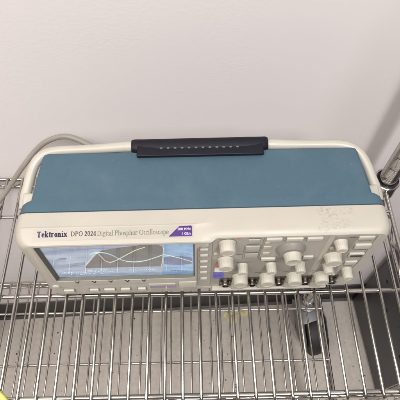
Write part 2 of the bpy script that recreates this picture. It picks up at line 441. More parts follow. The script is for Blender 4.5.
# ================================================================== THE OSCILLOSCOPE
YAW = .011
osc = empty('oscilloscope', (0, 0, 2), YAW)
tag(osc, 'cream and blue bench oscilloscope with carrying handle, lit screen and many knobs on wire shelf', 'oscilloscope')
def P_(name, bm, m, parent=None, sharp=35):     # part in scope space (z from the shelf surface)
    return part(name, bm, m, parent or osc, (0, 0, 2), sharp)
def SP(name, bm, m, parent, sharp=35):          # sub-part, parent sits at the scope origin
    return part(name, bm, m, parent, (0, 0, 2), sharp)

# --- cream front bezel: lofted loops, then the screen and panel openings are cut
def ss(x, a, b):
    t = min(1, max(0, (x-a)/(b-a))); return t*t*(3-2*t)
loops_def = [ # y, half width, z bottom, z top left, z top right, corner radius
    (34.6, 185.2, 13.5, 161.2, 161.2, 10), (33.8, 186.2, 12.5, 162.1, 162.1, 10), (26, 187, 12.2, 162.2, 162.2, 10.5), (18.3, 187.4, 12, 162.2, 162.1, 11),
    (17.6, 187.4, 12, 161.4, 162.0, 11), (12, 187, 12, 159.9, 161.6, 11), (8, 185.9, 12, 158.8, 160.6, 11), (5.4, 184.5, 12.2, 158.05, 159.2, 11), (3.6, 183.0, 12.5, 157.5, 157.6, 11), (2.2, 181.4, 12.8, 157.1, 156.2, 10.5),
    (.7, 178.6, 13.8, 156.6, 155.1, 9.5), (0, 176, 15.4, 155.5, 154.0, 8)]
bm = NB(); rings = []
for (y, hw, zb, zl, zr, rc) in loops_def:
    pts = []
    n = 70
    for i in range(n+1):                                       # top edge, right to left
        x = (hw-rc)-2*(hw-rc)*i/n
        pts.append((x, zl+(zr-zl)*ss(x, -8, 16)))
    for k in range(1, 8):
        a = PI/2+PI/2*k/8; pts.append((-(hw-rc)+rc*math.cos(a), zl-rc+rc*math.sin(a)))
    pts.append((-hw, zl-rc)); pts.append((-hw, zb+rc))
    for k in range(1, 8):
        a = PI+PI/2*k/8; pts.append((-(hw-rc)+rc*math.cos(a), zb+rc+rc*math.sin(a)))
    pts.append((-(hw-rc), zb)); pts.append((hw-rc, zb))
    for k in range(1, 8):
        a = 1.5*PI+PI/2*k/8; pts.append((hw-rc+rc*math.cos(a), zb+rc+rc*math.sin(a)))
    pts.append((hw, zb+rc)); pts.append((hw, zr-rc))
    for k in range(1, 8):
        a = PI/2*k/8; pts.append((hw-rc+rc*math.cos(a), zr-rc+rc*math.sin(a)))
    rings.append([bm.verts.new((x, y, z)) for x, z in pts])
for i in range(len(rings)-1):
    m_ = len(rings[i])
    for k in range(m_): bm.faces.new((rings[i][k], rings[i][(k+1) % m_], rings[i+1][(k+1) % m_], rings[i+1][k]))
bm.faces.new(rings[0]); bm.faces.new(rings[-1])
bezel = P_('front_bezel', bm, M['hood'], sharp=32)

SCR = (-167.5, -9.5, 59, 153.4)     # screen opening
scr_poly = round_poly([(SCR[0], SCR[2]), (SCR[1], SCR[2]), (SCR[1], SCR[3]), (SCR[0], SCR[3])], 2.0)
pan_poly = [(-6.8, 26), (-6.8, 136), (-5.2, 143), (-1, 148), (6, 151.8), (15, 154.2), (24, 155.2), (171, 155.2), (173.4, 152.6),
            (173.6, 84), (171, 62), (167, 42), (162, 28), (156, 20), (149, 16.6), (140, 15.6), (14, 15.6), (4, 17), (-3, 20.5)]
def cutter(poly, y0, y1):
    b = NB(); prism_xz(b, poly, y0, y1); o = obj('cutter', b, M['dark'], osc, (0, 0, 0)); o.location = (0, 0, -.002)
    return o
boolean_cut(bezel, [cutter(scr_poly, -4, 7.5), cutter(pan_poly, -4, 5.2),
    cutter([(-8, 0), (-8, 137), (-6.4, 144), (-2.2, 149.6), (5, 154.4), (14, 158), (26, 163), (34, 172), (205, 172), (205, 0)], -5, 3.6)])

# screen surround (dark sloping liner), lcd panel, what it shows and the reflections painted on it
bm = NB(); t = NB()
o_ = [(SCR[0]+.05, .6, SCR[2]+.05), (SCR[1]-.05, .6, SCR[2]+.05), (SCR[1]-.05, .6, SCR[3]-.05), (SCR[0]+.05, .6, SCR[3]-.05)]
i_ = [(SCR[0]+2.6, 4.6, SCR[2]+1.2), (SCR[1]-1.6, 4.6, SCR[2]+1.2), (SCR[1]-1.6, 4.6, SCR[3]-1.5), (SCR[0]+2.6, 4.6, SCR[3]-1.5)]
b_ = [(x, 7.3, z) for x, _, z in o_]
A_, B_, D_ = [[t.verts.new(q) for q in L] for L in (o_, i_, b_)]
for k in range(4):
    j = (k+1) % 4; t.faces.new((A_[k], A_[j], B_[j], B_[k])); t.faces.new((A_[k], A_[j], D_[j], D_[k])); t.faces.new((B_[k], B_[j], D_[j], D_[k]))
merge(bm, t); P_('screen_surround', bm, M['bezel_in'])
x0, x1, z0, z1 = SCR[0]+2.5, SCR[1]-1.5, SCR[2]+1.1, SCR[3]-1.4
bm = NB(); rbox(bm, x0, x1, 4.9, 5.7, z0, z1); screen = P_('screen', bm, M['lcd'])
def sheet(name, poly, lvl, m):
    b = NB(); prism_xz(b, poly, 4.9-.05*lvl-.04, 4.9-.05*lvl); return SP(name, b, m, screen)
sheet('dark_reflection', [(-131.5, 86), (-108.5, 128.5), (-104, 132.5), (-86, 138.2), (-60, 143.5), (-48, 144), (-42.8, 139), (-41.8, 131), (-45.5, 86)], 1, M['lcd_d'])  # dark reflection painted as a glowing sheet behind the traces
sheet('side_menu', [(-45.6, 60.6), (-11.3, 60.6), (-11.3, 151.6), (-40.6, 151.6), (-41.2, 131)], 1, M['lcd_m'])
sheet('readout_band', [(-164.6, 60.6), (-46.6, 60.6), (-46.3, 85), (-132.5, 85), (-164.6, 80)], 1, M['lcd_b'])
sheet('menu_band', round_poly([(-43.2, 92), (-30, 88), (-12.5, 90), (-12.5, 108), (-26, 113), (-42.2, 112)], 4), 2, M['lcd_n'])
sheet('dim_reflection', round_poly([(-160, 92), (-150, 98), (-136, 101), (-126, 104), (-129, 96), (-142, 93), (-152, 88)], 3), 2, M['lcd_h'])  # wavy reflection painted onto the panel
sheet('reflection_streak', round_poly([(-158, 110), (-149, 117), (-143, 116), (-147, 109)], 3), 2, M['lcd_h'])  # second small reflection, painted likewise
def trace(name, pts, r, m, y=4.62):
    b = NB(); tube(b, [(x, y, z) for x, z in [(q.x, q.y) for q in [Vector((a.x, a.y)) for a in smooth_path([(p[0], p[1], 0) for p in pts], 12)]]], r, 6)
    return SP(name, b, m, screen)
trace('cyan_trace', [(-118, 122.5), (-113.5, 126.8), (-109, 128), (-101.5, 126), (-96, 120.5), (-89.5, 109.5), (-82.7, 103), (-73, 100.6), (-62, 103.8), (-52, 110.5), (-42.4, 118.3)], .5, M['cyan'])
trace('yellow_trace', [(-130, 91), (-121, 109), (-114, 123), (-111.5, 126), (-109, 124), (-105.7, 108), (-103, 103.2), (-99.5, 101.8), (-91.6, 108.3), (-79.2, 122), (-68.7, 132.5), (-60, 138.2)], .42, M['yel'], 4.52)
trace('cursor_line', [(-41.4, 134), (-43.5, 110), (-46.3, 87)], .5, M['yel'], 4.58)
trace('faint_trace', [(-42, 118.3), (-35, 114.2), (-27, 108.8), (-19, 102.5), (-12.4, 97)], .4, M['yel'], 4.58)
b = NB()
for zc, xa, xb, step in ((75, -158, -100, 1.9), (79.5, -128, -92, 2.2), (68.5, -150, -112, 2.1), (77, -86, -52, 2.4)):
    x = xa
    while x < xb:
        w = random.uniform(.6, 1.5)
        if random.random() < .72: rbox(b, x, x+w, 4.72, 4.76, zc-random.uniform(.3, 1.1), zc+random.uniform(.3, 1.3))
        x += step
SP('readout_marks', b, M['pale'], screen)
b = NB(); x = -37
while x < -18:
    w = random.uniform(.8, 1.6); rbox(b, x, x+w, 4.72, 4.76, 72-random.uniform(.6, 1), 72+random.uniform(.6, 1)); x += w+random.uniform(.5, .9)
SP('menu_marks', b, M['navyink'], screen)

# --- name strip on the sloping front of the hood
dY, dZ = 16.6-1.0, 161.1-156.7; LN = math.hypot(dY, dZ)
nrm = Vector((0, -dZ, dY)).normalized()
def on_slope(x, v, h):     # v mm up the slope from its front edge
    q = Vector((x, 1.0+dY*v/LN, 156.72+dZ*v/LN)); return q+nrm*(h+.12)
def slope_prism(poly, h0, h1):
    b = NB(); a = [b.verts.new(on_slope(x, v, h0)) for x, v in poly]; c = [b.verts.new(on_slope(x, v, h1)) for x, v in poly]
    n = len(poly); b.faces.new(a); b.faces.new(c)
    for k in range(n): b.faces.new((a[k], a[(k+1) % n], c[(k+1) % n], c[k]))
    return b
strip = P_('name_strip', slope_prism(round_poly([(-167.2, 4.2), (-11, 4.2), (-11, 16.0), (-167.2, 16.0)], 1.2), -.5, .22), M['sheet'])
SP('maker_name', text_bm('Tektronix', .18, .085, -163.2, -133.6, 7.7, 5.9, .34, on_slope), M['inkblue'], strip)
SP('model_name', text_bm('DPO 2024', .13, .07, -130.2, -105.6, 8.0, 4.9, .34, on_slope), M['ink'], strip)
SP('series_name', text_bm('Digital Phosphor Oscilloscope', .085, .05, -104.6, -34.6, 7.9, 4.9, .34, on_slope), M['inkgrey'], strip)
badge = SP('speed_badge', slope_prism(round_poly([(-35, 5.3), (-24.4, 15.5), (-12.8, 15.8), (-12.0, 15.0), (-12.0, 5.9), (-12.8, 5.2)], .6), .24, .5), M['purple'], strip)
def sans_on_slope(s, xr, v, size):
    cu = bpy.data.curves.new('t', 'FONT'); cu.body = s; cu.size = size; cu.align_x = 'RIGHT'; cu.resolution_u = 3; cu.offset = .02*size
    o = bpy.data.objects.new('t', cu); COL.objects.link(o); bpy.context.view_layer.update()
    me = bpy.data.meshes.new_from_object(o.evaluated_get(bpy.context.evaluated_depsgraph_get()))
    b = NB(); b.from_mesh(me); bpy.data.objects.remove(o); bpy.data.curves.remove(cu); bpy.data.meshes.remove(me)
    for q in b.verts: q.co = on_slope(xr+q.co.x, v+q.co.y, .56)
    return b
b = sans_on_slope('200 MHz', -13.2, 11.4, 3.5); t = sans_on_slope('1 GS/s', -13.2, 6.8, 3.5); merge(b, t)
SP('badge_lettering', b, M['white'], strip)

# --- grey control panel
def shrink(poly, d):
    cx = sum(p[0] for p in poly)/len(poly); cz = sum(p[1] for p in poly)/len(poly)
    return [(x-(d if x > cx else -d), z-(d if z > cz else -d)) for x, z in poly]
bm = NB(); prism_xz(bm, shrink(pan_poly, .25), 5.5, 4.4); panel = P_('control_panel', bm, M['panel'])
def psheet(name, poly, m, lvl=1, th=.25):
    b = NB(); prism_xz(b, poly, 4.38, 4.4-th*lvl); return SP(name, b, m, panel)
psheet('lower_field', round_poly([(9.5, 27), (124, 27), (124, 98), (9.5, 101)], 1.5), M['panel2'])
psheet('pale_stripe', [(124.8, 93), (130.4, 93), (130.4, 154.6), (124.8, 154.6)], M['panel3'], 1.2)
psheet('horizontal_field', round_poly([(131.4, 60), (154, 60), (154, 152), (131.4, 152)], 1.5), M['panel2'])
psheet('trigger_field', round_poly([(155.4, 28), (162, 34), (168, 60), (168.5, 97), (155.4, 97)], 1.5), M['panel'], 1.4)
b = NB()
prism_xz(b, [(59.2, 98), (60, 98), (60, 154.5), (59.2, 154.5)], 4.38, 4.1)
prism_xz(b, [(8.4, 22), (9.0, 22), (9.0, 150), (8.4, 150)], 4.38, 4.1)
prism_xz(b, [(9.2, 101.8), (124, 98.8), (124, 99.6), (9.2, 102.6)], 4.38, 4.1)
prism_xz(b, [(131, 97.6), (173, 97.6), (173, 98.4), (131, 98.4)], 4.36, 3.98)
for zz in (78, 71, 64): prism_xz(b, [(76, zz), (97, zz), (97, zz+.45), (76, zz+.45)], 4.1, 4.0)
for xa, xb, za, zb in ((41.5, 58.6, 102.8, 117.5), (41.5, 58.6, 120.2, 137.4), (60.8, 79, 97.6, 106.6), (131.4, 153.6, 60.4, 96.5)):
    for q in ((xa, za, xb, za+.4), (xa, zb-.4, xb, zb), (xa, za+.4, xa+.4, zb-.4), (xb-.4, za+.4, xb, zb-.4)):
        rbox(b, q[0], q[2], 3.94, 4.3, q[1], q[3])
SP('panel_lines', b, M['dial'], panel)
for zz, xa, xb in ((153.4, 13, 31), (153.2, 44.5, 56.5), (139.5, 43.4, 57), (118.6, 43.4, 57.6)) + ((92.5, 35.5, 51), (92.5, 67.5, 83), (92.5, 99, 115), (60.5, 28.5, 36), (60.5, 60, 67), (60.5, 92, 99), (60.5, 124, 131), (149.5, 146, 153), (117, 149.8, 154.4), (140.5, 157, 171), (118.6, 158, 172), (97.4 + 2.4, 158, 170), (75, 159, 169), (95.2, 62, 77), (97.5, 107, 118), (114, 34, 41)):
    x = xa; b = NB()
    while x < xb:
        w = random.uniform(.6, 1.3); rbox(b, x, min(x+w, xb), 3.92, 4.0, zz-.6, zz+random.uniform(.1, .75)); x += w+random.uniform(.3, .6)
    SP('printed_legend', b, M['inkgrey'], panel)
b = NB(); rbox(b, 32.4, 36.4, 4.2, 4.36, 152.2, 154.4, .05, 1); SP('red_mark', b, M['red'], panel)

def button(name, x0, x1, z0, z1, m, y=4.45, h=2.0, r=.7, parent=None):
    b = NB(); rbox(b, x0, x1, y-h, y+.4, z0, z1, min(r, (x1-x0)*.3, (z1-z0)*.3), 3); return P_(name, b, m, parent)
def at_depth(z, dy): return z           # (kept for reading: values below are already at the button's own depth)
# menu button and five bezel buttons beside the screen
b = NB(); lathe(b, (-.3, 4.6, 143), (0, -1, 0), [(0, 5), (1.6, 5), (2.3, 4.3), (2.5, 3)], 32)
menu = P_('menu_button', b, M['button'])
for zc in (129.6, 114.8, 98.2, 82.6, 66.4): button('bezel_button', -4.6, 4.8, zc-2.7, zc+2.7, M['button'], h=1.7, r=1.2)
button('menu_off_button', -3.6, 5.3, 43.5, 49, M['button'], h=1.7, r=1.6)
# slim cream buttons along the top of the panel, and others
for a, c, zc in ((61.5, 77.6, 151), (81.6, 98.6, 150.8), (102.4, 118.3, 150.6)): button('wide_button', a, c, zc-3.3, zc+3.3, M['button'], h=2.6, r=1)
for a, zc in ((79.6, 150.8), (100.4, 150.6)):
    b = NB(); lathe(b, (a, 4.5, zc), (0, -1, 0), [(0, 2.6), (1, 2.6), (1.3, 2.1), (1.1, 1.5), (.3, 1.3)], 24); P_('ring_light', b, M['dial'])
for a, c, zc in ((61.8, 77.6, 101.6), (107, 118.2, 104.2)): button('slim_button', a, c, zc-3.2, zc+3.2, M['button'], h=2.4, r=1)
for a, c, za, zb in ((44.1, 56, 143.5, 151), (42.8, 57.4, 121.5, 135), (43.6, 57.6, 104.5, 115.5)): button('grey_button', a, c, za, zb, M['greybtn'], h=.9, r=.6)
for a, c, za, zb in ((61.4, 66.6, 138.5, 144.5), (61, 69.4, 127, 134), (62, 69.6, 112, 118)): button('grey_key', a, c, za, zb, M['greybtn'], h=1.3, r=.6)
button('trigger_button', 154.6, 171, 145.5, 152, M['button'], h=1.8, r=.9)
button('trigger_button', 156, 173, 123.4, 134, M['button'], h=2.4, r=1)
button('trigger_button', 157.4, 174.4 - 3, 80, 89, M['button'], h=2.2, r=1)
ub = button('lit_button', 155.8, 173 - .6, 102.5, 112, M['button'], h=2.6, r=1.2)
b = NB(); prism_xz(b, round_poly([(157.4, 104.2), (170.8, 104.2), (170.8, 109), (157.4, 109)], 1), 1.84, 1.7); SP('dark_window', b, M['dark'], ub)
b = NB(); lathe(b, (133.6, 4.5, 125.5), (0, -1, 0), [(0, 2.6), (1.2, 2.6), (1.9, 2), (2.1, .6)], 24); P_('small_button', b, M['button'])
b = NB(); lathe(b, (154.5, 4.5, 48), (0, -1, 0), [(0, 2.2), (1.0, 2.2), (1.6, 1.6), (1.8, .5)], 24); P_('small_button', b, M['button'])
b = NB(); lathe(b, (12.5, 4.5, 118), (0, -1, 0), [(0, 2.2), (1.0, 2.2), (1.6, 1.6), (1.8, .5)], 24); P_('small_button', b, M['button'])

# knobs
def knob_bm(R, L, taper=.93):
    b = NB()
    lathe(b, (0, .6, 0), (0, -1, 0), [(0, R*1.07), (1.2, R*1.07), (1.9, R), (L*.5, R*(1+taper)/2), (L-.6, R*taper), (L+.05, R*taper-.5), (L+.35, R*taper-1.4), (L-.1, R*taper-2.0), (L-.1, .8)],
          96, ribs=16, amp=.2, ribrange=(2, 4))
    return b
def knob(name, x, z, R, L, y=4.2, taper=.93, m='knob'):
    o = obj(name, knob_bm(R, L, taper), M[m]); o.parent = osc; o.location = Vector((x, y, z-2))*MM
    b = NB(); lathe(b, (0, .3, 0), (0, -1, 0), [(0, R*1.16), (.35, R*1.16), (.5, R*1.1)], 48)
    s = obj('knob_recess', b, M['dial']); s.parent = o
    return o
def dup(o, x, z, y=4.2):
    c = o.copy(); COL.objects.link(c); c.parent = osc; c.location = Vector((x, y, z-2))*MM
    for ch in o.children:
        d = ch.copy(); COL.objects.link(d); d.parent = c
    return c
kb = knob('large_knob', 23.2, 143.4, 8.5, 11.8); dup(kb, 23.8, 101.5)
kp = knob('position_knob', 43.3, 84.8, 5.8, 11.6, taper=.95)
for x in (75.2, 107.3, 140): dup(kp, x, 84.6 if x < 130 else 79)
ks = knob('scale_knob', 43.4, 50.4, 8.9, 12)
for x in (75, 106.8, 138.6): dup(ks, x, 50.4)
knob('horizontal_scale_knob', 139.3, 104.6, 9.5, 10.6)
knob('horizontal_position_knob', 138.9, 139.8, 6.8, 11, taper=.86)
knob('trigger_knob', 165.4, 64.2, 6.0, 13)
# big grey jog dial with its own small knob
b = NB(); lathe(b, (90.6, 4.6, 125.5), (0, -1, 0), [(0, 15.6), (1.2, 15.6), (2.2, 15), (5.6, 12.2), (6.3, 11.4), (6.2, 8)], 96, ribs=30, amp=.35, ribrange=(2, 3)); dial = P_('jog_dial', b, M['dial'])
b = NB(); lathe(b, (91.8, -1.2, 122.5), (0, -1, 0), [(0, 9.6), (1, 9.6), (1.7, 9.1), (8.6, 8.5), (9.3, 7.8), (9.4, 6.5), (9.0, 5.8), (9, .8)], 96, ribs=16, amp=.2, ribrange=(2, 3)); SP('dial_knob', b, M['knob'], dial)

# input sockets in dark pockets along the bottom, cream lip under them
for i in range(5):
    x = 27+32*i; z = 36.5
    b = NB(); prism_xz(b, round_poly([(x-7.2, 20), (x+7.2, 20), (x+7.2, 46), (x-7.2, 46)], 2), 4.3, 3.7); pk = P_('input_socket', b, M['dark'])
    b = NB()
    lathe(b, (x, 4, z-2.6), (0, -1, 0), [(0, 6.6), (1.6, 6.6), (1.7, 4.9), (5.6, 4.9), (6.2, 4.6), (6.3, 3.7), (3, 3.5), (3, .6)], 36)
    for s_ in (-1, 1): rbox(b, x+s_*5.0-1, x+s_*5.0+1, -1.6, .2, z-3.6, z-1.6, .5, 2)
    SP('socket_barrel', b, M['bnc'], pk)
b = NB()
rbox(b, 11, 152, -1.2, 5.0, 14.4, 19.2, 1.4, 3)
for i in range(5):
    x = 43.2+32*i-32
    if x > 20:
        lathe(b, (x, 4.8, 27), (0, -1, 0), [(0, 10.5), (4.6, 10.2), (5.6, 9.2)], 40)
for i in range(5):
    x = 27+32*i+9.0
    if x < 150: rbox(b, x-1.2, x+1.2, -.4, 5, 18.4, 40, .6, 2)
P_('bottom_lip', b, M['cream'])

# under the screen: markers, soft keys, violet strip, usb cover, power button
b = NB()
for x in (-144.9, -125.6, -106.7, -87.6, -68.6):
    for s_ in (-1, 1):
        t = NB(); rbox(t, -.7, .7, -.22, .02, 0, 6.6)
        merge(b, t, Matrix.Translation((x, 0, 52.6)) @ Matrix.Rotation(s_*.34, 4, 'Y'))
P_('key_markers', b, M['ink'])
for a, c in ((-166, -153.6), (-135.2, -124.6), (-118.2, -105.2), (-98.6, -87), (-78, -68.2)):
    k_ = button('soft_key', a, c, 25.5, 34, M['button'], y=.1, h=2.6, r=1.1)
    b = NB(); prism_xz(b, round_poly([(a-1.1, 23.6), (c+1.1, 23.6), (c+1.1, 35.2), (a-1.1, 35.2)], 1.5), .2, -.12); SP('key_shadow', b, M['dial'], k_)  # thin dark sheet paints the shadow around and under each key
b = NB(); rbox(b, -64, -32.4, -.35, .2, 29.5, 36.5, .15, 1); P_('violet_strip', b, M['purple2'])
b = NB(); rbox(b, -64, -32.4, -1.2, .2, 38.2, 45, .5, 2); P_('key_ledge', b, M['cream'])
b = NB(); rbox(b, -28.8, -7.6, -.9, .2, 31, 48.5, .9, 3); P_('usb_cover', b, M['button'])
b = NB(); lathe(b, (0, 0, 0), (0, -1, 0), [(0, 4.2), (1, 4.2), (1.8, 3.4), (2.0, 1)], 32); bmesh.ops.scale(b, vec=(1.05, 1, .9), verts=b.verts); bmesh.ops.translate(b, vec=(-172, .1, 45), verts=b.verts)
P_('power_button', b, M['button'])
b = NB(); rbox(b, -168, -160, -.2, .1, 40.6, 41.4); rbox(b, -152, -66, -.2, .1, 46.4, 46.9); P_('seam_lines', b, M['dial'])

# sticker on the panel
b = NB(); prism_xz(b, round_poly([(12.8, 66), (22.6, 66), (22.6, 79), (12.8, 79)], 1), 4.1, 3.95); st = P_('sticker', b, M['stwhite'])
b = NB(); prism_xz(b, round_poly([(11.4, 45.5), (23.6, 45.5), (24.2, 60), (20, 66), (16, 63.5), (11.8, 66)], 1.6), 4.1, 3.7); SP('blue_patch', b, M['stblue'], st)
b = NB(); prism_xz(b, round_poly([(13.2, 79.5), (17.8, 79.5), (17.8, 89), (13.2, 89)], 2.3), 4.05, 3.7); SP('red_patch', b, M['stred'], st)
b = NB(); x = 13.2
while x < 22:
    w = random.uniform(.8, 1.6); rbox(b, x, x+w, 3.6, 3.72, 54-random.uniform(.5, 1), 54+random.uniform(.5, 1.2)); x += w+.6
SP('sticker_marks', b, M['inkblue'], st)

# --- blue rear shell
def shell_loop(y, hw, zb, zt, rc, n=7):
    pts = []
    for (cx, cz, a0) in ((hw-rc, zt-rc, 0), (-(hw-rc), zt-rc, PI/2), (-(hw-rc), zb+rc, PI), (hw-rc, zb+rc, 1.5*PI)):
        for k in range(n+1):
            a = a0+PI/2*k/n; pts.append((cx+rc*math.cos(a), y, cz+rc*math.sin(a)))
    return pts
def loft(bm, loops):
    R_ = [[bm.verts.new(q) for q in L] for L in loops]; n = len(R_[0])
    for i in range(len(R_)-1):
        for k in range(n): bm.faces.new((R_[i][k], R_[i][(k+1) % n], R_[i+1][(k+1) % n], R_[i+1][k]))
    bm.faces.new(R_[0]); bm.faces.new(R_[-1])
bm = NB()
loft(bm, [shell_loop(y, hw, zb, zt, rc) for y, hw, zb, zt, rc in (
    (35.3, 184.4, 14, 160.6, 9), (35.6, 185.4, 13, 161.5, 9.5), (42, 185.2, 13, 161.75, 9.5), (45.5, 184, 13.6, 161.85, 9), (47.6, 181, 15, 161.9, 8), (48.6, 176.6, 17, 161.95, 5.5),
    (49.4, 174.6, 18, 161.95, 4.2), (60, 173.6, 18, 162, 4), (80, 171.9, 18, 162, 4), (101, 169.9, 18, 162, 4), (105, 169, 18.4, 161.4, 4.2), (107.2, 167.6, 20, 159.6, 4.5), (108, 165, 23, 156.5, 5))])
P_('rear_shell', bm, M['blue'], sharp=28)
bm = NB(); rbox(bm, -183.5, 183.5, 34.5, 35.5, 15, 160.2); P_('seam_gasket', bm, M['dark'])
bm = NB(); rbox(bm, -150, 150, 107, 122, 24, 112, 5, 3); P_('rear_cover', bm, M['blue'])
for x in (-150, 150):
    for y in (14, 88):
        b = NB(); lathe(b, (x, y, 2.2), (0, 0, 1), [(0, 9), (2, 10), (14, 10)], 24); P_('rubber_foot', b, M['rubber'])

# --- carrying handle, folded back behind the shell
hp = [(-189.6, 55, 133.6), (-188.8, 69, 138.6), (-187.0, 77, 142), (-184.2, 88, 146.8), (-180.8, 98, 150.8), (-175.4, 106, 154), (-166.5, 111.5, 156.2), (-153, 113.8, 156.8), (-131.4, 114.4, 157), (-104.3, 115.4, 157.4), (-80, 116.6, 157.9),
      (-60, 116.4, 158), (0, 116, 158), (60, 116, 158), (80, 115.6, 157.6), (98.2, 115, 157.3), (122.5, 114.6, 157), (150, 114, 156.8), (164.5, 110.8, 155.6), (174.6, 103.5, 152.8), (181.2, 91.5, 148.1), (185.6, 78, 142.6), (188.6, 69, 138.8), (190.2, 55, 133.6)]
hr = [6.2, 5.9, 5.5, 5.5, 5.5, 5.6, 5.5, 5.3, 5.1, 5.3, 6, 6, 5.6, 6, 6, 5.3, 5.0, 5.3, 5.6, 5.6, 5.5, 5.5, 5.8, 6.2]
hp = [(x, y-.6, z) for x, y, z in hp]
bm = NB(); tube(bm, smooth_path(hp, 6), interp(hr, 6), 20); handle = P_('carrying_handle', bm, M['cream2'], sharp=60)
for s_ in (-1, 1):
    b = NB()
    t = NB(); rbox(t, -6.4, 6.4, -9, 10.5, -8, 7.5, 3.2, 4)
    merge(b, t, Matrix.Translation((s_*184.2, 60.0, 136.2)) @ Matrix.Rotation(math.radians(20), 4, 'X') @ Matrix.Rotation(s_*.09, 4, 'Z'))
    lathe(b, (s_*180, 61, 136), (s_, 0, 0), [(-6, 7), (8.4, 7), (9.4, 6)], 28)
    SP('handle_pivot', b, M['cream2'], handle)
# dark grip: rounded section with a flat lip towards the front, narrow collars at both ends
def grip_ring(x, cy, cz, ay, az, tilt=0.0):
    out = []
    for k in range(32):
        a = 2*PI*k/32; c, s_ = math.cos(a), math.sin(a); e = .82
        yy = ay*math.copysign(abs(c)**e, c); zz = az*math.copysign(abs(s_)**e, s_)
        yy, zz = yy*math.cos(tilt)-zz*math.sin(tilt), yy*math.sin(tilt)+zz*math.cos(tilt)
        out.append((x, cy+yy, cz+zz))
    return out
GT = .35
gl = [(x, cy-1.7, cz, a_, b_2) for x, cy, cz, a_, b_2 in [(-75.2, 116.2, 158.6, 5.4, 5.4), (-74.6, 116.2, 158.9, 7.4, 7.2), (-72, 115.8, 159.1, 8.2, 7.8), (-68, 115, 159.4, 8.8, 8.2), (-62, 114, 159.6, 9.4, 8.4), (-50, 113.2, 160, 10, 8.4), (-25, 113, 160.2, 10, 8.4), (0, 113, 160.3, 10, 8.4), (25, 113, 160.3, 10, 8.4), (50, 113.4, 160.2, 10, 8.4), (60, 114.2, 159.8, 9.4, 8.4), (66, 115, 159.6, 8.8, 8.2), (70, 116, 159.4, 8.2, 7.8), (72.6, 116.2, 159, 7.4, 7.2), (73.2, 116.2, 158.6, 5.4, 5.4)]]
bm = NB(); loft(bm, [grip_ring(*g, tilt=GT) for g in gl]); rbox(bm, -68.4, 66.8, 96.6, 112, 163.0, 167.2, 1.3, 3); grip = SP('grip', bm, M['navy'], handle, 40)
b = NB()
for i in range(12):
    x = -42.5+7.42*i
    t = NB(); rbox(t, -1.5, 1.5, -1.0, 1.0, -.9, .45, .3, 2)
    merge(b, t, Matrix.Translation((x, 106.0, 167.3)) @ Matrix.Rotation(.62, 4, 'X'))
SP('grip_bumps', b, M['ridge'], handle)

# ================================================================== THE WIRE CART
CX0, CX1 = -560, 270           # post lines
PY0, PY1 = -106, 166
cart = empty('wire_cart', ((CX0+CX1)/2, 30, FLOOR))
cbase = ((CX0+CX1)/2, 30, FLOOR)
tag(cart, 'chrome wire shelving cart on casters, standing against the wall and carrying the oscilloscope', 'wire cart')
def C_(name, bm, m, parent=None, sharp=45): return part(name, bm, m, parent or cart, cbase, sharp)
def shelf(zs, crosses, pitch, x_first, jitter):
    """one wire shelf: deck wires over cross wires, trussed edges"""
    yb, yf = 180, -118
    b = NB(); x = x_first
    while x > CX0+10: x -= pitch
    x += pitch; xs_ = []
    while x < CX1-8:
        dx = random.uniform(-.5, .5)*jitter
        r = 1.9; xs_.append(x+dx*.6)
        tube(b, [(x+dx, yb-1, zs-2.05), (x+dx*.6, 40, zs-2.05), (x, yf-3, zs-2.05), (x, yf-6.4, zs-4.2), (x, yf-7.2, zs-9), (x, yf-7.2, zs-27)], r, 10)
        x += pitch
    deck = C_('wire_deck', b, M['rod'])
    for y, r in crosses:
        b = NB(); tube(b, [(CX0+3, y, zs-4.1-r), (CX1-3, y, zs-4.1-r)], r, 12)
        for xx in xs_:
            t = NB(); bmesh.ops.create_uvsphere(t, u_segments=8, v_segments=5, radius=1)
            for v in t.verts: v.co = Vector((v.co.x*random.uniform(2.6, 3.3), v.co.y*random.uniform(2.2, 2.9), v.co.z*1.5))
            merge(b, t, Matrix.Translation((xx+random.uniform(-.4, .4), y+random.uniform(-.5, .5), zs-3.9)))
        C_('cross_wire', b, M['rod'], deck)
    def truss(p0, p1, drop, r, zig):
        b = NB(); p0 = Vector(p0); p1 = Vector(p1); d = p1-p0; n = max(2, int(d.length/zig))
        z_a, z_b = zs-4.1-r, zs-4.1-r-drop
        tube(b, [(p0.x, p0.y, z_a), (p1.x, p1.y, z_a)], r, 12); tube(b, [(p0.x, p0.y, z_b), (p1.x, p1.y, z_b)], r, 12)
        pts = []
        side = Vector((-d.y, d.x, 0)).normalized()*0
        for i in range(n+1):
            q = p0+d*(i/n); zc = z_a-r*.5 if i % 2 == 0 else z_b+r*.5
            for e in (-.12, .12):
                w = q+d*(e/n); pts.append((w.x+side.x, w.y+side.y, zc))
        tube(b, pts, 1.7, 8)
        C_('edge_truss', b, M['rod'], deck)
    truss((CX0+8, yb, 0), (CX1-8, yb, 0), 20, 2.9, 38)
    truss((CX0+8, yf, 0), (CX1-8, yf, 0), 24, 3.0, 38)
    for x in (CX0-3, CX1-3): truss((x, PY0+10, 0), (x, PY1-12, 0), 22, 2.9, 24)
    for x in (CX0, CX1):
        for y in (PY0, PY1):
            b = NB()
            lathe(b, (x, y, zs), (0, 0, 1), [(-31, 15.2), (-30, 18), (-27, 18.4), (-2, 18.0), (0, 18.6), (1.8, 18.5), (2.6, 17.4), (2.2, 16.2), (-.5, 15.6)], 40)
            C_('corner_collar', b, M['chrome'], deck)
            b = NB()
            lathe(b, (x, y, zs), (0, 0, 1), [(-2, 15.5), (.2, 15.4), (.8, 14.9), (1.2, 13.4), (.8, 12.9)], 40)
            C_('split_sleeve', b, M['black'], deck)
    return deck
up = shelf(-.2, ((3.6, 3.0), (118, 2.4)), 20.915, -213.5, 2.0)
